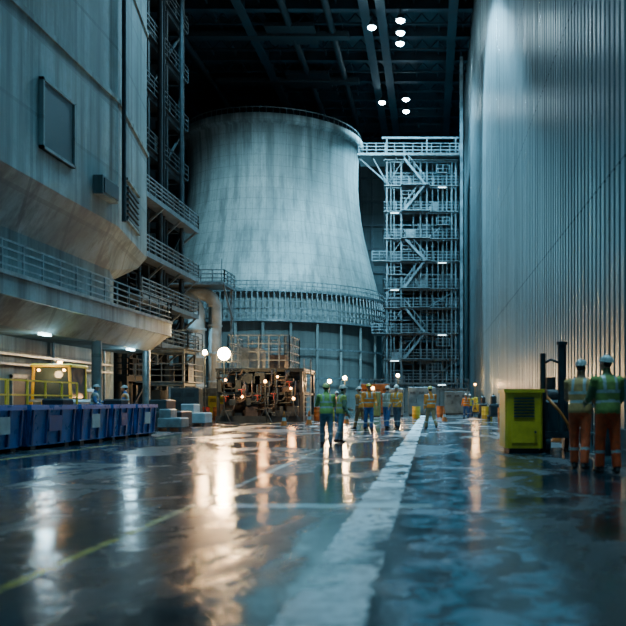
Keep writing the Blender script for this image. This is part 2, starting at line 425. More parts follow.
mb=MB()
zs=[3.6,6.6,9.8,13.0,15.4,18.8,21.6,25.0,28.2,31.4]
frame(mb,[-5.4,-3.6,-.4,3.2],[100,104,108],zs,col=.18,bm=.12,m=0,md=1,rr=.035,bw=.09)
for x in (-4.5,-2.1,1.0,2.1): mb.beam((x,100.1,0),(x,100.1,31.4),.09,.09,0)
for k in range(len(zs)-1):
    if k%3==1: stairs(mb,-3.2,-.6,99.0+.2,zs[k],zs[k+1],.8,0)
    elif k%3==2: stairs(mb,-.6,-3.2,99.0+.2,zs[k],zs[k+1],.8,0)
    mb.box(-3.6,0,98.9,99.7,zs[k]-.08,zs[k],1)
    zm_=(zs[k]+zs[k+1])/2
    if k%2==0: mb.beam((-5.4,100,zm_),(3.2,100,zm_),.08,.08,0); 
    q0=random.choice([-5.2,-3.5,-.2,.8]); mb.box(q0,q0+random.uniform(1.2,2.2),99.6,100.6,zm_-.05,zm_+.03,1); mb.railing((q0,99.6,zm_),(q0+1.6,99.6,zm_),.9,.8,2,.03,0)
mb.box(-9,3.6,99.2,104,31.8,32.1,1); mb.railing((-9,99.3,32.1),(3.6,99.3,32.1),1.2,1.2,3,.045,0)
mb.railing((-9,99.3,32.1),(-9,104,32.1),1.2,1.2,3,.045,0)
for x in (-9,-7.2): mb.beam((x,100,31.8),(-5.4,100,28.6),.16,.16,0)
for x in (-5.4,-.4,3.2): mb.beam((x,100,31.8),(x,100,34.2),.16,.16,0)
mb.beam((-6,100,34.2),(3.6,100,34.2),.2,.2,0)
for z in (9.8,18.8):
    mb.box(-7.2,-5.4,99.2,103,z-.12,z,1); mb.railing((-7.2,99.3,z),(-5.4,99.3,z),1.1,1.1,3,.045,0)
for x,r,y in ((1.2,.35,102.5),(2.1,.22,102.5),(-2.0,.3,102.5),(-4.4,.4,102.5),(4.1,.25,102.5),(-1.2,.12,99.9),(2.7,.14,99.9),(-4.9,.1,99.9),(.3,.1,100.4),(1.6,.16,100.6)): mb.cyl((x,y,0),(x,y,31),r,n=10,m=2 if r>.28 else 1)
for k,z in enumerate(zs[:-1]):
    for q in range(8):
        x=random.uniform(-5.2,2.4); w=random.uniform(.4,1.8); h=random.uniform(.6,2.4)
        mb.box(x,x+w,101+random.random(),103,z,z+h,random.choice([1,2,2,2,2]))
    mb.box(-5.4,3.2,107.4,107.5,z,z+2.6,2)
    if k in (1,4,7): mb.box(-4.9,-3.9,99.55,99.62,z-.32,z-.26,3)
    if k in (0,2,5,8): mb.box(1,2.0,99.55,99.62,z-.32,z-.26,3)
mb.beam((3.9,99.3,0),(3.9,99.3,44),.35,.35,0)
mb.beam((3.9,101.3,0),(3.9,101.3,44),.3,.3,0)
for i in range(44): mb.beam((3.9,99.3,i),(3.9,101.3,i+1),.1,.1,0)
mb.obj('access_scaffold',[M['steel_l'],M['steel'],M['steel_d'],M['lamp_s']])

mb=MB()
zl=[3.0,5.4,8.3,11.3,15.3,19.3,23.3,27.3,31.3,35.3,39.5]
frame(mb,[-28,-24,-20.2],[53,57,61,65],zl,col=.35,bm=.28,m=0,md=0,rails='SE',rr=.04)
for z in (5.4,8.3,11.3,15.3):
    mb.box(-19.9,-18.9,52.6,65.4,z-.35,z,1); mb.railing((-18.95,52.6,z),(-18.95,65.4,z),1.1,1.3,4,.045,1); mb.railing((-18.95,65.4,z),(-20,65.4,z),1.1,1.,4,.045,1)
    for y in (53,57,61,65): mb.beam((-20.2,y,z-1.4),(-19,y,z-.3),.14,.14,1)
for x,y,r in ((-21.5,55,.4),(-22.5,59,.55),(-21.3,63,.3),(-26,60,.8)): mb.cyl((x,y,0),(x,y,41),r,n=12,m=0)
for y,r in ((54.2,.12),(58.4,.2),(59.2,.1),(63.4,.16)): mb.cyl((-19.7,y,5.4),(-19.7,y,35),r,n=10,m=0)
for z in zl[:-1]:
    for q in range(4):
        y=random.uniform(53.5,63); mb.box(-22,-20.6,y,y+random.uniform(.8,2),z,z+random.uniform(.8,2),random.choice([0,2,0]))
mb.obj('steel_gallery',[M['steel_d'],M['steel'],M['conc_d']])
mb=MB()
frame(mb,[-18.1,-15.6],[50.6,53.0],[2.5,4.6],col=.14,bm=.1,m=0,md=0,rails='SE',rr=.03,bw=.07)
for q in range(5):
    x=random.uniform(-18,-16.3); mb.cbox(x,x+.9,51,52.2,2.5,2.5+random.uniform(.6,1.5),.04,random.choice([0,1,1]))
    mb.cbox(x,x+.8,51,52.2,.0,random.uniform(.8,2),.04,random.choice([0,1,1]))
mb.obj('steel_mezzanine',[M['steel'],M['steel_d']])

mb=MB()
def elbow(cx,y,z,r,a0,a1,n=10): return [(cx+r*math.cos(a0+(a1-a0)*i/n),y,z+r*math.sin(a0+(a1-a0)*i/n)) for i in range(n+1)]
px=-21.6
mb.pipe([(px,74,0),(px,74,9.2)]+elbow(px-1.5,74,9.2,1.5,0,math.pi/2)+[(-25.2,74,10.7)],.78,18,0)
mb.pipe([(px+1.6,74.4,0),(px+1.6,74.4,10)]+elbow(px+.4,74.4,10,1.2,0,math.pi/2)+[(-25.2,74.4,11.2)],.6,16,0)
for z in (.0,2.6,5.2,7.8):
    mb.cyl((px,74,z),(px,74,z+.18),.92,n=18,m=0); mb.cyl((px+1.6,74.4,z+.4),(px+1.6,74.4,z+.55),.68,n=16,m=0)
mb.box(-25,-18.6,72.2,76,11.8,12.05,1); mb.railing((-25,72.3,12.05),(-18.6,72.3,12.05),1.1,1.1,3,.05,1); mb.railing((-18.6,72.3,12.05),(-18.6,76,12.05),1.1,1.1,3,.05,1)
for x in (-24.8,-18.8):
    for y in (75.8,): mb.beam((x,y,0),(x,y,11.8),.25,.25,1)
mb.beam((-18.7,72.4,11.8),(-18.7,75.8,9),.16,.16,1)
mb.cyl((-18.9,72.5,12),(-18.9,72.5,14.2),.05,n=8,m=1)
mb.obj('process_pipe',[M['pipe'],M['steel']])

mb=MB(); mb.box(-12.4,-7.6,136,142,0,43,0)
for z in range(3,43,4): mb.box(-12.6,-7.4,135.8,136,z,z+.4,1)
for x in (-12,-10,-8): mb.box(x,x+.3,135.6,136,0,43,1)
mb.obj('concrete_pylon',[M['conc_d'],M['steel_d']])
mb=MB(); mb.box(-7,4.4,92,92.3,0,2.6,0)
for i in range(12): mb.box(-7+i,-6.9+i,91.9,92,0,2.6,1)
mb.box(-7,4.4,91.85,92.35,2.6,2.8,1); mb.railing((-7,92.1,2.8),(4.4,92.1,2.8),1,1.2,2,.05,1)
mb.obj('partition_wall',[M['conc_l'],M['steel']])

# ------------------------------------------------------------------ centre machinery skid
mb=MB()
x0,x1,y0,y1=-12.9,-7.6,48,53
mb.box(x0,x1,y0,y1,.0,.35,0)
for x in (x0+.15,x0+1.9,x0+3.6,x1-.15):
    for y in (y0+.15,y1-.15): mb.beam((x,y,.3),(x,y,3.2),.16,.16,0)
for z in (1.7,3.1):
    for y in (y0+.15,y1-.15): mb.beam((x0,y,z),(x1,y,z),.14,.16,0)
    for x in (x0+.15,x1-.15): mb.beam((x,y0,z),(x,y1,z),.14,.16,0)
mb.box(x0,x1,y0,y1,3.14,3.22,0)
mb.box(x0+.2,x1-.2,50.2,50.4,.35,3.1,0)
mb.cyl((x0+.5,49.2,1.05),(x0+2.9,49.2,1.05),.55,n=18,m=1); mb.ball((x0+.5,49.2,1.05),.2,.55,.55,m=1); mb.ball((x0+2.9,49.2,1.05),.2,.55,.55,m=1)
mb.cyl((x0+3.4,49,.35),(x0+3.4,49,2.9),.38,n=16,m=1); mb.cyl((x0+4.4,49.1,.35),(x0+4.4,49.1,2.5),.45,n=16,m=1)
for i in range(56):
    x=random.uniform(x0+.0,x1-.7); y=random.choice([47.8,48.0,48.3,48.7,51]); z=random.choice([.35,.35,1.8,1.8,1.0,2.3])
    w=random.uniform(.2,.8); h=random.uniform(.2,.75)
    mb.cbox(x,x+w,y,y+w,z,z+h,.03,random.choice([0,1,0,0,0,0,1,0,0,2 if i%14==0 else 0]))
for i in range(26):
    x=random.uniform(x0+.1,x1-.9); z=random.uniform(.6,2.9)
    mb.pipe([(x,47.9,z),(x+.6,47.85,z),(x+.72,47.85,z+.1),(x+.75,47.85,z+.25),(x+.75,47.85,min(3.1,z+1))],.05,8,random.choice([0,1,0,1]))
for i in range(5):
    cx=x0+.7+i*.95; cz=random.uniform(1,2.6)
    mb.lathe([(.16,0),(.2,0),(.2,.04),(.16,.04),(.16,0)],(cx,47.75,cz),n=14,m=3,closed=False); mb.cyl((cx,47.75,cz-.3),(cx,47.75,cz+.05),.03,n=6,m=3)
for x,z in ((-12.2,2.5),(-11.2,1.5),(-9.1,2.7),(-8.3,2.0)): mb.ball((x,47.7,z),.07,.05,.07,m=5)
cx0,cx1=-12.2,-8.5
for k in range(2):
    mb.railing((cx0,48.3,3.22+k*1.0),(cx1,48.3,3.22+k*1.0),1.0,.6,2,.03,4)
    mb.railing((cx0,52,3.22+k*1.0),(cx1,52,3.22+k*1.0),1.0,.6,2,.03,4)
    mb.railing((cx0,48.3,3.22+k),(cx0,52,3.22+k),1,.7,2,.03,4); mb.railing((cx1,48.3,3.22+k),(cx1,52,3.22+k),1,.7,2,.03,4)
mb.box(-11.6,-10.4,49,50.6,3.22,4.5,4); mb.box(-10,-9,49.5,50.8,3.22,4.1,1)
mb.cyl((-9.2,51.3,3.2),(-9.2,51.3,5.4),.16,n=10,m=4)
for x in (x1+.05,x1+.45): mb.beam((x,47.9,0),(x,47.9,3.8),.06,.06,4)
for i in range(11): mb.beam((x1+.05,47.9,.3+i*.3),(x1+.45,47.9,.3+i*.3),.04,.04,4)
mb.obj('machinery_skid',[M['steel_d'],M['rust'],M['orange'],M['red'],M['steel'],M['lamp_o']])

# work lights
def light(name,ty,loc,energy,color,parent=None,target=None,size=None,angle=None,blend=.6,radius=.3):
    l=bpy.data.lights.new(name,ty); l.energy=energy; l.color=color
    if ty=='SPOT': l.spot_size=math.radians(angle or 90); l.spot_blend=blend; l.shadow_soft_size=radius
    elif ty=='POINT': l.shadow_soft_size=radius
    elif ty=='AREA': l.size=size or 1
    o=bpy.data.objects.new(name,l); COL.objects.link(o); o.location=loc
    if target is not None:
        d=Vector(target)-Vector(loc); o.rotation_euler=d.to_track_quat('-Z','Y').to_euler()
    if parent: o.parent=parent
    return o
for y in (22.4,31.4,40.4): light('balcony_fill_lamp','POINT',(-15.1,y,3.65),110,(.45,.82,1.0),parent=balc,radius=.15)  # cool fill added under the balcony to offset the warm spill
def worklight(loc,h,e,r=.22,mat='lamp_w',col=(1,.55,.22),base=0):
    x,y,_=loc; mb=MB()
    mb.cyl((x,y,base+.5),(x,y,h-.12),.035,n=8,m=0)
    for a in (90,210,330):
        a=math.radians(a); mb.beam((x,y,base+.8),(x+.5*math.cos(a),y+.5*math.sin(a),base+.01),.04,.04,0)
    mb.cyl((x,y+.12,h),(x,y+.0,h),r*.7,r*1.15,n=16,m=1)
    mb.ball((x,y-.02,h),r,r*.35,r,m=2)
    mb.beam((x-r*1.2,y+.05,h-r*1.3),(x+r*1.2,y+.05,h-r*1.3),.04,.04,0)
    for q in(-1,1): mb.beam((x+q*r*1.2,y+.05,h-r*1.3),(x+q*r*1.2,y+.05,h),.04,.04,0)
    o=mb.obj('work_light',[M['steel_d'],M['steel_d'],M[mat]])
    if e: light('lamp','POINT',(x,y-.6,h),e,col,parent=o,radius=.2)
    return o
worklight((-12.0,46.6,0),4.0,900,.36)
worklight((-13.2,46.9,0),4.1,160,.14)
worklight((-9.6,46.6,0),2.4,130,.09,'lamp_o',(1,.45,.15))
worklight((-8.0,46.9,0),1.4,80,.08,'lamp_o',(1,.45,.15))
worklight((-6.8,54,0),2.6,400,.12,'lamp_w')
worklight((-6.4,60,0),3.0,600,.14,'lamp_w')
worklight((-2.9,72,0),3.6,500,.13,'lamp_w')
worklight((-10.4,58,0),2.6,1200,.16,'lamp_o')
worklight((-5.0,70,0),2.4,400,.14,'lamp_o')
worklight((3.6,64,0),2.6,150,.09,'lamp_o')
worklight((-22.0,68,0),3.0,300,.15,'lamp_o')
worklight((-16.4,68,0),2.6,400,.11,'lamp_w')

# ceiling floodlights: one cluster hangs in view, the rest are added unseen fills
CC=(.32,.74,1.0)
def flood(x,y,e,target=None,ang=120,z=45,r=.5,blend=.7,col=None):
    mb=MB()
    mb.cyl((x,y,z+.5),(x,y,47.99),.06,n=8,m=0)
    mb.lathe([(.12,.7),(.3,.55),(r*1.05,.1),(r*1.15,-.05),(r,-.05)],(x,y,z),n=20,m=0)
    mb.ball((x,y,z-.05),r,r,r*.62,m=1)
    o=mb.obj('ceiling_flood_or_fill',[M['steel_d'],M['lamp_c']])
    light('lamp','SPOT',(x,y,z-.9),e,col or CC,parent=o,target=target or (x,y,0),angle=ang,blend=blend,radius=.7)
    return o
for x,y in ((-6.8,93.4),(-3.4,91.7),(-3.5,94.8),(-3.66,97.6),(-7.0,116.8),(-3.5,115.6),(-3.6,120.4)):
    flood(x,y,22000)
TC=(.40,.79,1.0)
flood(-4,62,120000,(-21,112,15),50,col=TC)  # added out of view to light the tower
flood(-14,66,30000,(-24,110,10),56,col=TC)  # second unseen fill added for the tower
flood(-9,80,290000,(5,62,15),50,blend=.4)  # added above view to wash the cladding, cone edge shapes its diagonal shade
flood(-2,44,26000,(-1,36,0),66)  # unseen fill added over the middle of the aisle
flood(-6,48,12000,(-18,40,5),50)  # weak unseen fill added for the lower silo
flood(-8,76,44000,(-17,46,14),34)  # added so the silo's end facet gets more light than its long face
flood(-4,70,42000,(0,101,14),44)  # unseen fill added for the scaffold
flood(-3.0,52,24000,(5,38,14),50,blend=.5)  # added unseen wash on the nearer cladding
flood(-1.0,12,36000,(-1,28,0),60)  # fill added near the camera end to light the workers' backs
flood(-1.5,4,22000,(-.5,8,0),40)  # added out of view to brighten the foreground floor
flood(-9,14,26000,(-11,25,0),44)  # unseen cool fill added over the bins
flood(-14,58,70000,(-21.5,74,4),30)  # narrow unseen spot added to brighten the process pipe

# ------------------------------------------------------------------ storage bins
def bin_(y0,L,tone):
    mb=MB(); x1=-9.8; x0=-11.3
    w=L-.25
    def rect(i,z): return [(x0+i,y0+i,z),(x1-i,y0+i,z),(x1-i,y0+w-i,z),(x0+i,y0+w-i,z)]
    rs=[rect(.09,.1),rect(.0,1.0),rect(-.05,1.0),rect(-.05,1.12),rect(.04,1.12),rect(.1,.2)]
    bs=[mb.add(r) for r in rs]
    for k in range(len(bs)-1):
        for i in range(4):
            j=(i+1)%4; mb.face([bs[k]+i,bs[k]+j,bs[k+1]+j,bs[k+1]+i],0)
    mb.face([bs[0]+i for i in (3,2,1,0)],0); mb.face([bs[-1]+i for i in range(4)],1)
    k=3
    for i in range(k+1):
        yy=y0+.12+(w-.24)*i/k; mb.beam((x1-.05,yy,.14),(x1+.015,yy,1.0),.06,.07,1)
    for i in range(3):
        xx=x0+.15+(x1-x0-.3)*i/2; mb.beam((xx,y0+.05,.14),(xx,y0-.01,1.0),.07,.06,1)
    for yy in (y0+.2,y0+w-.45):
        mb.box(x0+.1,x1-.1,yy,yy+.25,0,.13,2)
    mb.box(x1-.06,x1+.035,y0+w*.36,y0+w*.64,.45,.85,3 if tone else 1)
    mb.box(x0+.12,x1-.12,y0+.12,y0+w-.12,.6,.9,1)
    if tone: mb.cbox(x0+.2,x0+.8,y0+.4,y0+w*.6,.85,1.3,.05,2)
    return mb.obj('storage_bin',[M['blue'],M['blue_d'],M['black'],M['white']])
yy=15.2
for i,L in enumerate((2.1,2.2,2.75,2.2,2.0,2.1)):
    bin_(yy,L,i%2); yy+=L+.06
for i,(x,y,w,h,mt) in enumerate(((-12.95,24,1.4,1.0,'steel_d'),(-12.9,29.9,1.3,1.1,'steel'),(-12.8,36,1.8,1.3,'steel_d'),(-12.6,40,1.5,1.1,'white'),(-11.4,33.2,1.2,.9,'steel'))):
    mb=MB()
    for k in range(3): mb.box(x+k*w*.4,x+k*w*.4+.12,y,y+w,0,.12,1)
    for k in range(5): mb.box(x,x+w*.92,y+k*w*.22,y+k*w*.22+.12,.12,.15,1)
    mb.cbox(x+.04,x+w*.88,y+.04,y+w*.96,.15,h*.6,.05,0); mb.cbox(x+.1,x+w*.5,y+.1,y+w*.8,h*.6,h,.04,0)
    mb.obj('pallet_of_equipment',[M[mt],M['rust']])

def loader(x,y):
    mb=MB()
    mb.cbox(x-.9,x+.9,y-1.2,y+1.5,.45,1.3,.1,4)
    mb.cbox(x-.8,x+.8,y+.4,y+1.5,1.25,1.75,.12,4)
    for sx in (-1,1):
        for sy in (-.75,.95):
            mb.cyl((x+sx*.75,y+sy,.45),(x+sx*1.05,y+sy,.45),.45,n=20,m=1); mb.cyl((x+sx*1.05,y+sy,.45),(x+sx*1.08,y+sy,.45),.2,n=14,m=0)
    for sx in (-.75,.75):
        for sy in (-1.0,.4): mb.beam((x+sx,y+sy,1.3),(x+sx*.93,y+sy,2.6),.09,.09,0)
    mb.cbox(x-.82,x+.82,y-1.1,y+.5,2.57,2.7,.05,0)
    mb.box(x-.7,x+.7,y-1.0,y-.98,1.35,2.55,2); mb.box(x-.72,x-.7,y-.95,y+.35,1.35,2.55,2); mb.box(x+.7,x+.72,y-.95,y+.35,1.35,2.55,2)
    mb.cyl((x,y-.3,2.7),(x,y-.3,2.84),.09,n=10,m=3)
    mb.beam((x-.5,y-1.2,.9),(x-.5,y-2.2,.35),.12,.16,0); mb.beam((x+.5,y-1.2,.9),(x+.5,y-2.2,.35),.12,.16,0)
    mb.prism([(x-1,y-2.1),(x+1,y-2.1),(x+1,y-2.7),(x-1,y-2.7)],.05,.1,0); mb.box(x-1,x+1,y-2.15,y-2.08,.05,.75,0)
    for sx in (-.5,.5): mb.ball((x+sx,y-1.03,2.45),.06,.03,.05,m=3)
    for k in range(4): mb.box(x-.8+k*.5,x-.65+k*.5,y-1.24,y-1.2,.6,1.2,0)
    o=mb.obj('wheel_loader',[M['yellow'],M['black'],M['glass'],M['lamp_o'],M['steel']])
    light('lamp','POINT',(x,y-1.6,2.3),60,(1,.6,.25),parent=o,radius=.15)
loader(-14.9,32.5)
mb=MB()
for k in range(2): 
    mb.railing((-13.2,20+k*5.0,0),(-13.2,24.9+k*5.0,0),1.9,1.2,4,.03,0)
mb.obj('safety_railing',[M['yellow']])

for i in range(5):
    mb=MB(); x=-19.5+i*1.75
    y=62+i*.1
    mb.prism([(x,y),(x+1.6,y),(x+1.6,y+.6),(x,y+.6)],0,.25,0); mb.prism([(x,y),(x+1.6,y),(x+1.6,y+.6),(x,y+.6)],.25,.9,0,poly2=[(x,y+.2),(x+1.6,y+.2),(x+1.6,y+.4),(x,y+.4)])
    mb.obj('concrete_barrier',[M['conc_l']])
def cabinet(x,y,w,d,h,mt,nm='equipment_cabinet'):
    mb=MB(); mb.box(x+.05,x+w-.05,y+.05,y+d,0,.1,1); mb.cbox(x,x+w,y,y+d,.1,h,.03,0)
    nd=max(1,int(w/.7))
    for k in range(nd):
        a=x+.05+k*(w-.1)/nd; b=a+(w-.1)/nd-.04
        mb.box(a,b,y-.02,y,.2,h-.1,2); mb.box(b-.1,b-.06,y-.06,y-.02,h*.45,h*.6,1)
        for q in range(4): mb.box(a+.1,b-.15,y-.03,y-.02,h*.75+q*.06,h*.75+q*.06+.03,1)
    return mb.obj(nm,[M[mt],M['black'],M[mt]])
cabinet(-17.5,58,2.4,1,2.2,'steel'); cabinet(-14.2,66,3,1,2.4,'steel_l'); cabinet(-5.8,64,1.8,1,2.0,'green'); cabinet(-3.6,66,1.4,1,2.3,'steel')
cabinet(-1.9,70,2.4,1.2,2.5,'steel_l'); cabinet(1.4,76,2.4,1,2.2,'steel_l'); cabinet(-6.9,80,2.8,1.2,3.0,'orange'); cabinet(-14.6,45,1.6,.8,2.0,'steel_d') ; cabinet(-15.0,54,1.5,.8,1.6,'yellow')
def drum(x,y,mt):
    mb=MB(); mb.lathe([(.27,0),(.29,.02),(.29,.28),(.305,.3),(.29,.32),(.29,.58),(.305,.6),(.29,.62),(.29,.86),(.3,.88),(.27,.88),(.27,.85)],(x,y,0),n=20,m=0)
    mb.cyl((x+.12,y,.85),(x+.12,y,.89),.04,n=8,m=1); mb.obj('oil_drum',[M[mt],M['steel_d']])
for x,y,mt in ((-6.9,49.5,'orange'),(-6.2,49.8,'yellow'),(-5.6,49.3,'blue'),(-14.2,50.5,'red'),(-13.6,51.2,'orange'),(4.2,30,'orange'),(4.2,31,'yellow'),(4.15,33.4,'blue'),(4.1,45,'orange'),(4.0,55,'yellow'),(3.9,56,'yellow'),(-7.5,61,'orange'),(-1.0,58,'yellow'),(.8,62,'orange')):
    drum(x,y,mt)
def cone(x,y):
    mb=MB(); mb.box(x-.2,x+.2,y-.2,y+.2,0,.04,0); mb.lathe([(.16,.04),(.115,.25)],(x,y,0),n=16,m=0,closed=False)
    mb.lathe([(.115,.25),(.085,.42)],(x,y,0),n=16,m=1,closed=False); mb.lathe([(.085,.42),(.03,.72),(.02,.73)],(x,y,0),n=16,m=0); mb.obj('traffic_cone',[M['orange'],M['white']])
for x,y in ((-4.6,44),(-6.5,43),(.9,50),(3.9,24.5),(3.6,38),(-7.3,40)): cone(x,y)
def trolley(x,y,mt='rust',h=1.5):
    mb=MB(); mb.box(x-.4,x+.4,y-.8,y+.8,.28,.36,1)
    for sx in(-.33,.33):
        for sy in(-.65,.65): mb.cyl((x+sx-.04,y+sy,.14),(x+sx+.04,y+sy,.14),.14,n=12,m=2); mb.beam((x+sx,y+sy,.2),(x+sx,y+sy,.3),.06,.06,1)
    mb.cbox(x-.32,x+.25,y-.7,y+.1,.36,h*.7,.05,0); mb.cyl((x,y+.45,.36),(x,y+.45,h),.2,n=14,m=0); mb.ball((x,y+.45,h),.2,.2,.12,m=0); mb.cyl((x,y+.45,h+.05),(x,y+.45,h+.22),.04,n=8,m=1)
    mb.pipe([(x-.38,y-.8,.36),(x-.38,y-.85,.9),(x-.3,y-.9,1.05),(x+.3,y-.9,1.05),(x+.38,y-.85,.9),(x+.38,y-.8,.36)],.025,8,1)
    mb.obj('equipment_trolley',[M[mt],M['steel_d'],M['black']])
for x,y,mt in ((4.1,26.6,'rust'),(4.1,36,'yellow'),(4.1,41,'orange'),(4.0,50,'steel_d'),(4.0,60,'rust'),(3.9,68,'yellow')): trolley(x,y,mt)

mb=MB()
mb.cbox(1.75,2.62,18.6,20.2,.12,1.5,.05,0); mb.box(1.85,2.55,18.7,20.1,0,.13,1)
mb.box(1.72,2.66,18.55,20.25,1.42,1.5,0)
for k in range(7): mb.box(1.95,2.42,18.56,18.6,.85+k*.07,.88+k*.07,1)
mb.box(1.9,2.5,18.575,18.6,.25,.75,0); mb.cyl((2.44,18.55,.5),(2.44,18.5,.5),.03,n=8,m=1)
mb.box(2.7,3.5,18.8,20.4,.35,.5,1)
for sx in (2.78,3.42):
    for sy in (19.0,20.2): mb.cyl((sx-.06,sy,.22),(sx+.06,sy,.22),.22,n=14,m=1)
mb.cbox(2.72,3.3,18.9,20.3,.5,1.25,.06,1); mb.cyl((2.8,19.2,1.3),(3.4,19.2,1.3),.2,n=14,m=2)
mb.cyl((2.68,19.0,.0),(2.68,19.0,2.35),.07,n=10,m=1); mb.cyl((3.12,18.9,.4),(3.12,18.9,2.55),.10,n=12,m=1); mb.cyl((3.12,18.9,2.55),(3.12,18.9,2.62),.13,n=12,m=1)
mb.cyl((2.95,19.6,1.2),(2.95,19.6,1.8),.12,n=12,m=2)
mb.pipe([(2.75,18.75,1.3),(3.0,18.6,1.0),(3.2,18.6,.7),(3.35,18.7,.3),(3.5,18.8,.1)],.035,8,3)
mb.pipe([(2.68,19,2.1),(2.85,18.9,2.2),(3.12,18.9,2.1)],.03,8,1)
mb.obj('diesel_generator',[M['yellow'],M['steel_d'],M['rust'],M['orange']])
def gas_rack(x,y):
    mb=MB()
    for i in range(3):
        yy=y+i*.32; mb.lathe([(.12,.05),(.125,.08),(.125,1.35),(.09,1.5),(.04,1.56),(.035,1.64)],(x,yy,0),n=16,m=i%2); mb.cyl((x,yy,1.64),(x,yy,1.72),.05,n=8,m=2)
    mb.box(x-.2,x+.2,y-.2,y+.85,0,.06,2)
    for z in (.5,1.1):
        mb.beam((x-.16,y-.18,z),(x-.16,y+.82,z),.04,.04,2); mb.beam((x+.16,y-.18,z),(x+.16,y+.82,z),.04,.04,2)
    for sx in (-.16,.16):
        for sy in (-.18,.82): mb.beam((x+sx,y+sy,.05),(x+sx,y+sy,1.2),.04,.04,2)
    mb.obj('gas_cylinder_rack',[M['steel_d'],M['rust'],M['steel']])
gas_rack(4.2,21.2); gas_rack(3.75,17.0)

# ------------------------------------------------------------------ workers
cloth={}
def cl(name,c,r=.8):
    if name not in cloth: cloth[name]=painted(name,c,r,0,.35,9)
    return cloth[name]
SKIN=cl('skin',(.50,.29,.20),.5); HAIR=cl('hair',(.035,.022,.015)); BOOT=cl('boot_leather',(.03,.022,.018),.6)
REF=cl('reflective_tape',(.50,.54,.50),.3); EYEW=cl('eye_white',(.75,.75,.72),.3); EYED=cl('eye_iris',(.03,.02,.02),.2); LIP=cl('lips',(.36,.14,.11),.5)
def remeshed(mb,vox,smooth=3):
    me=mb.mesh('tmp'); o=bpy.data.objects.new('tmp',me); COL.objects.link(o)
    r=o.modifiers.new('r','REMESH'); r.mode='VOXEL'; r.voxel_size=vox; r.use_smooth_shade=True
    s=o.modifiers.new('s','SMOOTH'); s.iterations=smooth; s.factor=.5
    dg=bpy.context.evaluated_depsgraph_get(); ev=o.evaluated_get(dg); em=ev.to_mesh()
    V=[v.co.copy() for v in em.vertices]; F=[tuple(p.vertices) for p in em.polygons]
    ev.to_mesh_clear(); bpy.data.objects.remove(o); bpy.data.meshes.remove(me)
    return V,F
def segd(p,a,b):
    ab=b-a; t_=max(0,min(1,(p-a).dot(ab)/ab.length_squared)); return (p-(a+ab*t_)).length,t_

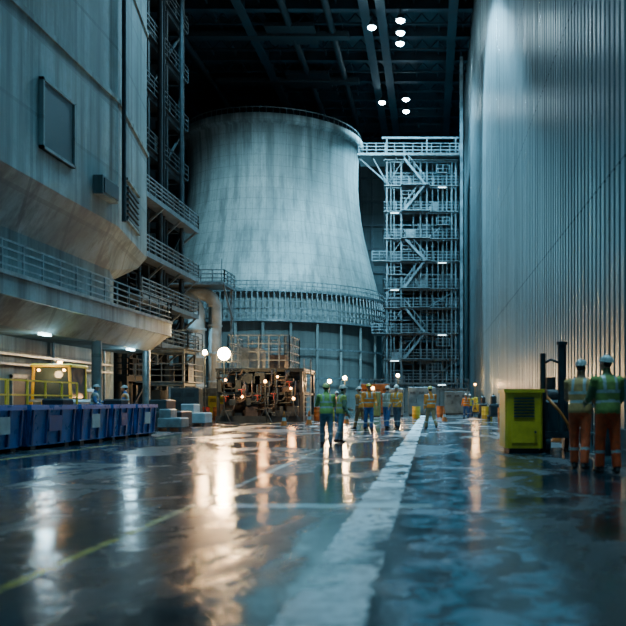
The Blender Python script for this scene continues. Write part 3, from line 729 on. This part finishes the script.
def worker(x,y,heading,scale=1.,legs=((8,6),(-8,4)),arms=((12,8,25,0),(-6,8,20,0)),lean=3,head=(0,0),
           vest=(.45,.55,.08),sleeve=(.08,.10,.14),trouser=(.05,.08,.16),helmet=(.7,.7,.66),detail=1.):
    rad=math.radians
    body=MB(); X=Vector((1,0,0))
    segs=[]
    pel=Vector((0,0,.95)); th=rad(lean); sp=Vector((0,math.sin(th),math.cos(th))); fw=Vector((0,math.cos(th),-math.sin(th)))
    J={}
    for i,s_ in enumerate((-1,1)):
        a,k=legs[i]; a=rad(a);k=rad(k)
        hip=pel+X*s_*.092+Vector((0,0,-.04))
        knee=hip+Vector((s_*.03,math.sin(a),-math.cos(a))).normalized()*.43
        ank=knee+Vector((s_*.0,math.sin(a-k),-math.cos(a-k))).normalized()*.42
        J[i]=(hip,knee,ank)
    zmin=min(J[0][2].z,J[1][2].z); off=Vector((0,0,.085-zmin))
    pel=pel+off
    for i,s_ in enumerate((-1,1)):
        hip,knee,ank=[q+off for q in J[i]]
        body.capsule(hip,knee,.103,.080,12); body.capsule(knee,ank+Vector((0,0,.03)),.080,.070,12)
        mid=knee.lerp(ank,.3)+Vector((0,-.018,0)); body.ball(mid,.060,.064,.11)
        lift=max(0,ank.z-.085); pit=math.asin(min(.75,lift/.22))
        f=Vector((s_*.14,math.cos(pit),-math.sin(pit))).normalized(); upv=Vector((0,math.sin(pit),math.cos(pit)))
        so=ank-upv*.045
        body.loft([(so-f*.085,X,upv,.02,.02),(so-f*.07,X,upv,.036,.038),(so,X,upv,.042,.042),(so+f*.08,X,upv,.047,.036),(so+f*.14,X,upv,.046,.028),(so+f*.175,X,upv,.034,.02),(so+f*.185,X,upv,.015,.01)],12)
        body.capsule(ank+Vector((0,0,.09)),ank-upv*.02,.060,.05,10)
        segs.append(('thigh',hip,knee,.08)); segs.append(('shin',knee,ank+Vector((0,0,.06)),.06)); segs.append(('foot',ank+Vector((0,0,.04)),ank-upv*.05+f*.15,.05)); segs.append(('foot',ank,ank-upv*.05-f*.06,.05))
    def T(h,rx,ry,dy=0): return (pel+sp*h+fw*dy,X,fw,rx,ry)
    body.loft([T(-.14,.10,.09),T(-.11,.175,.13),T(-.02,.20,.150),T(.06,.198,.148),T(.14,.190,.142),T(.24,.198,.150,.004),T(.34,.210,.154,.008),T(.42,.215,.142,.004),T(.475,.19,.114),T(.515,.125,.085),T(.545,.07,.066),T(.60,.056,.06,.01),T(.66,.05,.055,.02)],20)
    segs.append(('torso',pel+sp*-.04,pel+sp*.48,.165)); segs.append(('neck',pel+sp*.53,pel+sp*.66,.05))
    hands=MB()
    for i,s_ in enumerate((-1,1)):
        a,o_,e,inw=arms[i]; a=rad(a)+th;o_=rad(o_);e=rad(e);inw=rad(inw)
        sh=pel+sp*.445+X*s_*.200
        ud=Vector((s_*math.sin(o_),math.sin(a)*math.cos(o_),-math.cos(a)*math.cos(o_)))
        el=sh+ud*.285
        fd=Vector((s_*math.sin(o_)*.5-s_*math.sin(inw),math.sin(a+e),-math.cos(a+e))).normalized()
        wr=el+fd*.25
        body.ball(sh,.080,.078,.076); body.capsule(sh,el,.073,.060,12); body.capsule(el,wr,.060,.044,12)
        segs.append(('uarm',sh+ud*.06,el,.055)); segs.append(('farm',el,wr,.045))
        side=Vector((s_,0,0)); side=(side-fd*side.dot(fd)).normalized(); front=fd.cross(side).normalized()
        if front.dot(Vector((0,1,.4)))<0: front=-front
        n_=-side
        p0=wr+fd*.0
        hands.loft([(p0-fd*.03,front,n_,.024,.02),(p0+fd*.01,front,n_,.027,.019),(p0+fd*.045,front,n_,.039,.017),(p0+fd*.085,front,n_,.041,.015),(p0+fd*.097,front,n_,.034,.010)],12)
        for q,(off_,ln,rr) in enumerate(((.029,.070,.0088),(.010,.079,.009),(-.010,.073,.0088),(-.029,.058,.0078))):
            b=p0+fd*.088+front*off_; d=(fd+n_*.15+front*off_*1.5).normalized()
            for sgm,fr in enumerate((.45,.32,.27)):
                e2=b+d*ln*fr; hands.capsule(b,e2,rr*(1-.08*sgm),rr*(1-.08*(sgm+1)),8); b=e2; d=(d+n_*.42).normalized()
        b=p0+fd*.025+front*.028; d=(fd*.7+front*.75+n_*.25).normalized()
        for sgm,ln in enumerate((.040,.030,.024)):
            e2=b+d*ln; hands.capsule(b,e2,.0115-.001*sgm,.0105-.001*sgm,8); b=e2; d=(d+fd*.35+n_*.2).normalized()
    V,F=remeshed(body,.019/detail,3)
    out=MB(); base=out.add(V)
    for f_ in F:
        c=sum((V[i] for i in f_),Vector())/len(f_)
        best=None;bd=1e9
        for nm,a,b,r in segs:
            d,t_=segd(c,a,b); d-=r
            if d<bd: bd=d;best=(nm,t_)
        nm,t_=best; loc=c-pel; h=loc.dot(sp); lx=abs(loc.x)
        if nm=='torso':
            if h<-.06: m=3
            elif .10<h<.145 or .25<h<.295: m=1
            elif h>.295 and .075<lx<.12: m=1
            else: m=0
            if h>=.52: m=2
        elif nm=='thigh': m=3 if h<-.06 else 0
        elif nm=='shin': m=1 if (.42<t_<.54) else 3
        elif nm=='foot': m=4
        elif nm=='uarm': m=2 if t_>.12 else 0
        elif nm=='farm': m=1 if .30<t_<.45 else 2
        else: m=5 if h>.555 else 2
        out.face([base+i for i in f_],m,True)
    V,F=remeshed(hands,.0062,1); base=out.add(V)
    for f_ in F: out.face([base+i for i in f_],5,True)
    yaw,pitch=rad(head[0]),rad(head[1])
    R=Matrix.Rotation(yaw,3,'Z')@Matrix.Rotation(-pitch,3,'X')
    hc=pel+sp*.70+fw*.03; 
    def H(x_,y_,z_): return hc+R@Vector((x_,y_,z_))
    hd=MB()
    hd.ball(H(0,-.012,.035),.076,.096,.092,R); hd.ball(H(0,.028,-.035),.058,.066,.085,R)
    hd.ball(H(0,.055,-.085),.03,.03,.025,R)
    hd.capsule(H(0,.088,.005),H(0,.108,-.028),.010,.015,8); hd.ball(H(0,.078,-.065),.028,.02,.012,R)
    hd.capsule(H(-.035,.080,.022),H(.035,.080,.022),.012,.012,8)
    for s_ in (-1,1): hd.ball(H(s_*.077,-.008,-.008),.012,.020,.033,R); hd.ball(H(s_*.045,.05,-.02),.02,.025,.022,R)
    hd.capsule(H(0,-.02,-.03),H(0,-.035,-.12),.05,.055,10)
    V,F=remeshed(hd,.0085,2); base=out.add(V); Ri=R.transposed()
    for f_ in F:
        c=Ri@(sum((V[i] for i in f_),Vector())/len(f_)-hc)
        m=5
        if c.y<-.022 and c.z>-.055 and abs(c.x)<.080: m=6
        if c.y>.082 and abs(c.x)<.025 and -.073<c.z<-.058: m=10
        out.face([base+i for i in f_],m,True)
    for s_ in (-1,1):
        out.ball(H(s_*.030,.079,.0),.013,.009,.009,R,n=10,m=8); out.ball(H(s_*.030,.0865,.0),.005,.003,.005,R,n=8,m=9)
    rings=[]
    for i in range(8):
        t_=i/7*math.pi/2*.97; k=math.cos(t_)
        rings.append((H(0,-.008,.045+.098*math.sin(t_)),R@Vector((1,0,0)),R@Vector((0,1,0)),.100*k+.001,.122*k+.001))
    out.loft([(H(0,-.004,.035),R@X,R@Vector((0,1,0)),.107,.130),(H(0,-.004,.043),R@X,R@Vector((0,1,0)),.107,.130)]+rings,24,7)
    out.loft([(H(0,.05,.036),R@X,R@Vector((0,1,0)),.086,.112),(H(0,.05,.043),R@X,R@Vector((0,1,0)),.084,.108),(H(0,.04,.055),R@X,R@Vector((0,1,0)),.07,.09)],20,7)
    out.capsule(H(0,-.10,.075),H(0,.0,.142),.010,.012,8,7); out.capsule(H(0,0,.142),H(0,.085,.085),.012,.010,8,7)
    key='%.2f_%.2f_%.2f'
    mats=[cl('vest_'+key%vest,vest),REF,cl('jacket_'+key%sleeve,sleeve),cl('trousers_'+key%trouser,trouser),BOOT,SKIN,HAIR,cl('helmet_'+key%helmet,helmet,.35),EYEW,EYED,LIP]
    zm=min(v[2] for v in out.v); out.v=[(v[0]*scale,v[1]*scale,(v[2]-zm)*scale) for v in out.v]
    return out.obj('construction_worker',mats,loc=(x,y,0),rot=rad(heading),fix=False)

GRN=(.42,.62,.10); ORG=(1.0,.25,.02); YEL=(.85,.78,.06)
NAVY=(.05,.12,.30); GREY=(.16,.22,.27); BRN=(.30,.15,.06)
worker(-2.85,22.0,15,.96,((10,8),(-4,6)),((25,10,60,18),(20,10,55,15)),6,(10,-15),vest=(.36,.56,.13),sleeve=(.28,.46,.12),trouser=GREY,helmet=(.66,.62,.22))
worker(-2.60,23.3,-60,.94,((6,4),(-8,10)),((15,8,50,10),(-5,8,25,0)),4,(0,-5),vest=(.50,.52,.12),sleeve=(.22,.28,.18),trouser=(.18,.27,.34),helmet=(.7,.66,.55))
worker(-3.05,35.0,60,1.05,((16,4),(-14,18)),((-12,8,15,0),(16,8,25,0)),4,vest=(.85,.28,.04),sleeve=BRN,trouser=BRN,helmet=(.75,.7,.6))
worker(-2.52,32.8,200,1.08,((6,2),(-4,6)),((10,12,35,8),(5,12,30,5)),0,(-10,-5),vest=ORG,sleeve=(1.0,.30,.03),trouser=NAVY,helmet=(.95,.60,.05))
worker(-1.95,36.0,-30,1.07,((8,2),(-6,6)),((20,10,70,15),(5,10,20,0)),3,vest=(.30,.32,.24),sleeve=(.12,.16,.18),trouser=NAVY,helmet=(.7,.7,.66))
worker(-1.45,35.2,150,1.08,((5,2),(-5,5)),((10,10,50,15),(5,10,20,0)),2,vest=(1.0,.40,.04),sleeve=(.7,.30,.06),trouser=(.09,.12,.16),helmet=(.8,.75,.65))
worker(0.03,35.0,20,1.07,((20,4),(-16,22)),((-18,10,20,0),(20,10,30,0)),5,vest=ORG,sleeve=(.85,.28,.04),trouser=(.36,.21,.09),helmet=(.8,.6,.15))
worker(-13.6,32.4,-80,1.06,((5,2),(-5,5)),((15,10,60,12),(10,10,40,5)),4,vest=(.2,.22,.2),sleeve=NAVY,trouser=NAVY,helmet=(.25,.3,.3))
worker(-12.4,32.6,100,1.04,((5,2),(-5,5)),((10,10,40,12),(5,10,20,5)),2,vest=(.60,.25,.08),sleeve=NAVY,trouser=NAVY,helmet=(.3,.35,.35))
worker(2.98,13.4,12,1.10,((6,4),(-4,4)),((14,12,55,14),(10,12,40,8)),3,(25,-8),vest=(.28,.38,.09),sleeve=(.18,.24,.10),trouser=(.95,.11,.02),helmet=(.42,.46,.42),detail=1.2)
worker(2.68,14.3,-25,1.09,((5,3),(-6,6)),((22,10,65,16),(6,10,25,4)),4,(-10,-5),vest=(.60,.34,.12),sleeve=(.45,.26,.14),trouser=(.80,.12,.03),helmet=(.42,.44,.40),detail=1.2)
worker(2.6,58,10,1.0,((12,4),(-10,10)),vest=ORG,sleeve=ORG,trouser=NAVY)
worker(3.1,62,170,1.0,((5,4),(-5,5)),vest=YEL,sleeve=NAVY,trouser=NAVY)
worker(-5.3,46,120,1.0,((5,4),(-5,5)),vest=ORG,sleeve=NAVY,trouser=NAVY)
worker(-4.4,53,-60,1.0,((10,4),(-8,5)),vest=YEL,sleeve=GREY,trouser=GREY)

# ------------------------------------------------------------------ world & camera
w=bpy.data.worlds.new('World'); scene.world=w; w.use_nodes=True
bg=w.node_tree.nodes['Background']; bg.inputs[0].default_value=(.05,.28,.55,1); bg.inputs[1].default_value=.18
cam=bpy.data.cameras.new('camera'); co=bpy.data.objects.new('camera',cam); COL.objects.link(co)
co.location=(0,0,1.2); co.rotation_euler=(math.pi/2,0,0)
cam.sensor_width=36; cam.lens=46.0; cam.shift_x=-.187; cam.shift_y=.142; cam.clip_end=500
cam.dof.use_dof=True; cam.dof.focus_distance=42; cam.dof.aperture_fstop=1.1
scene.camera=co
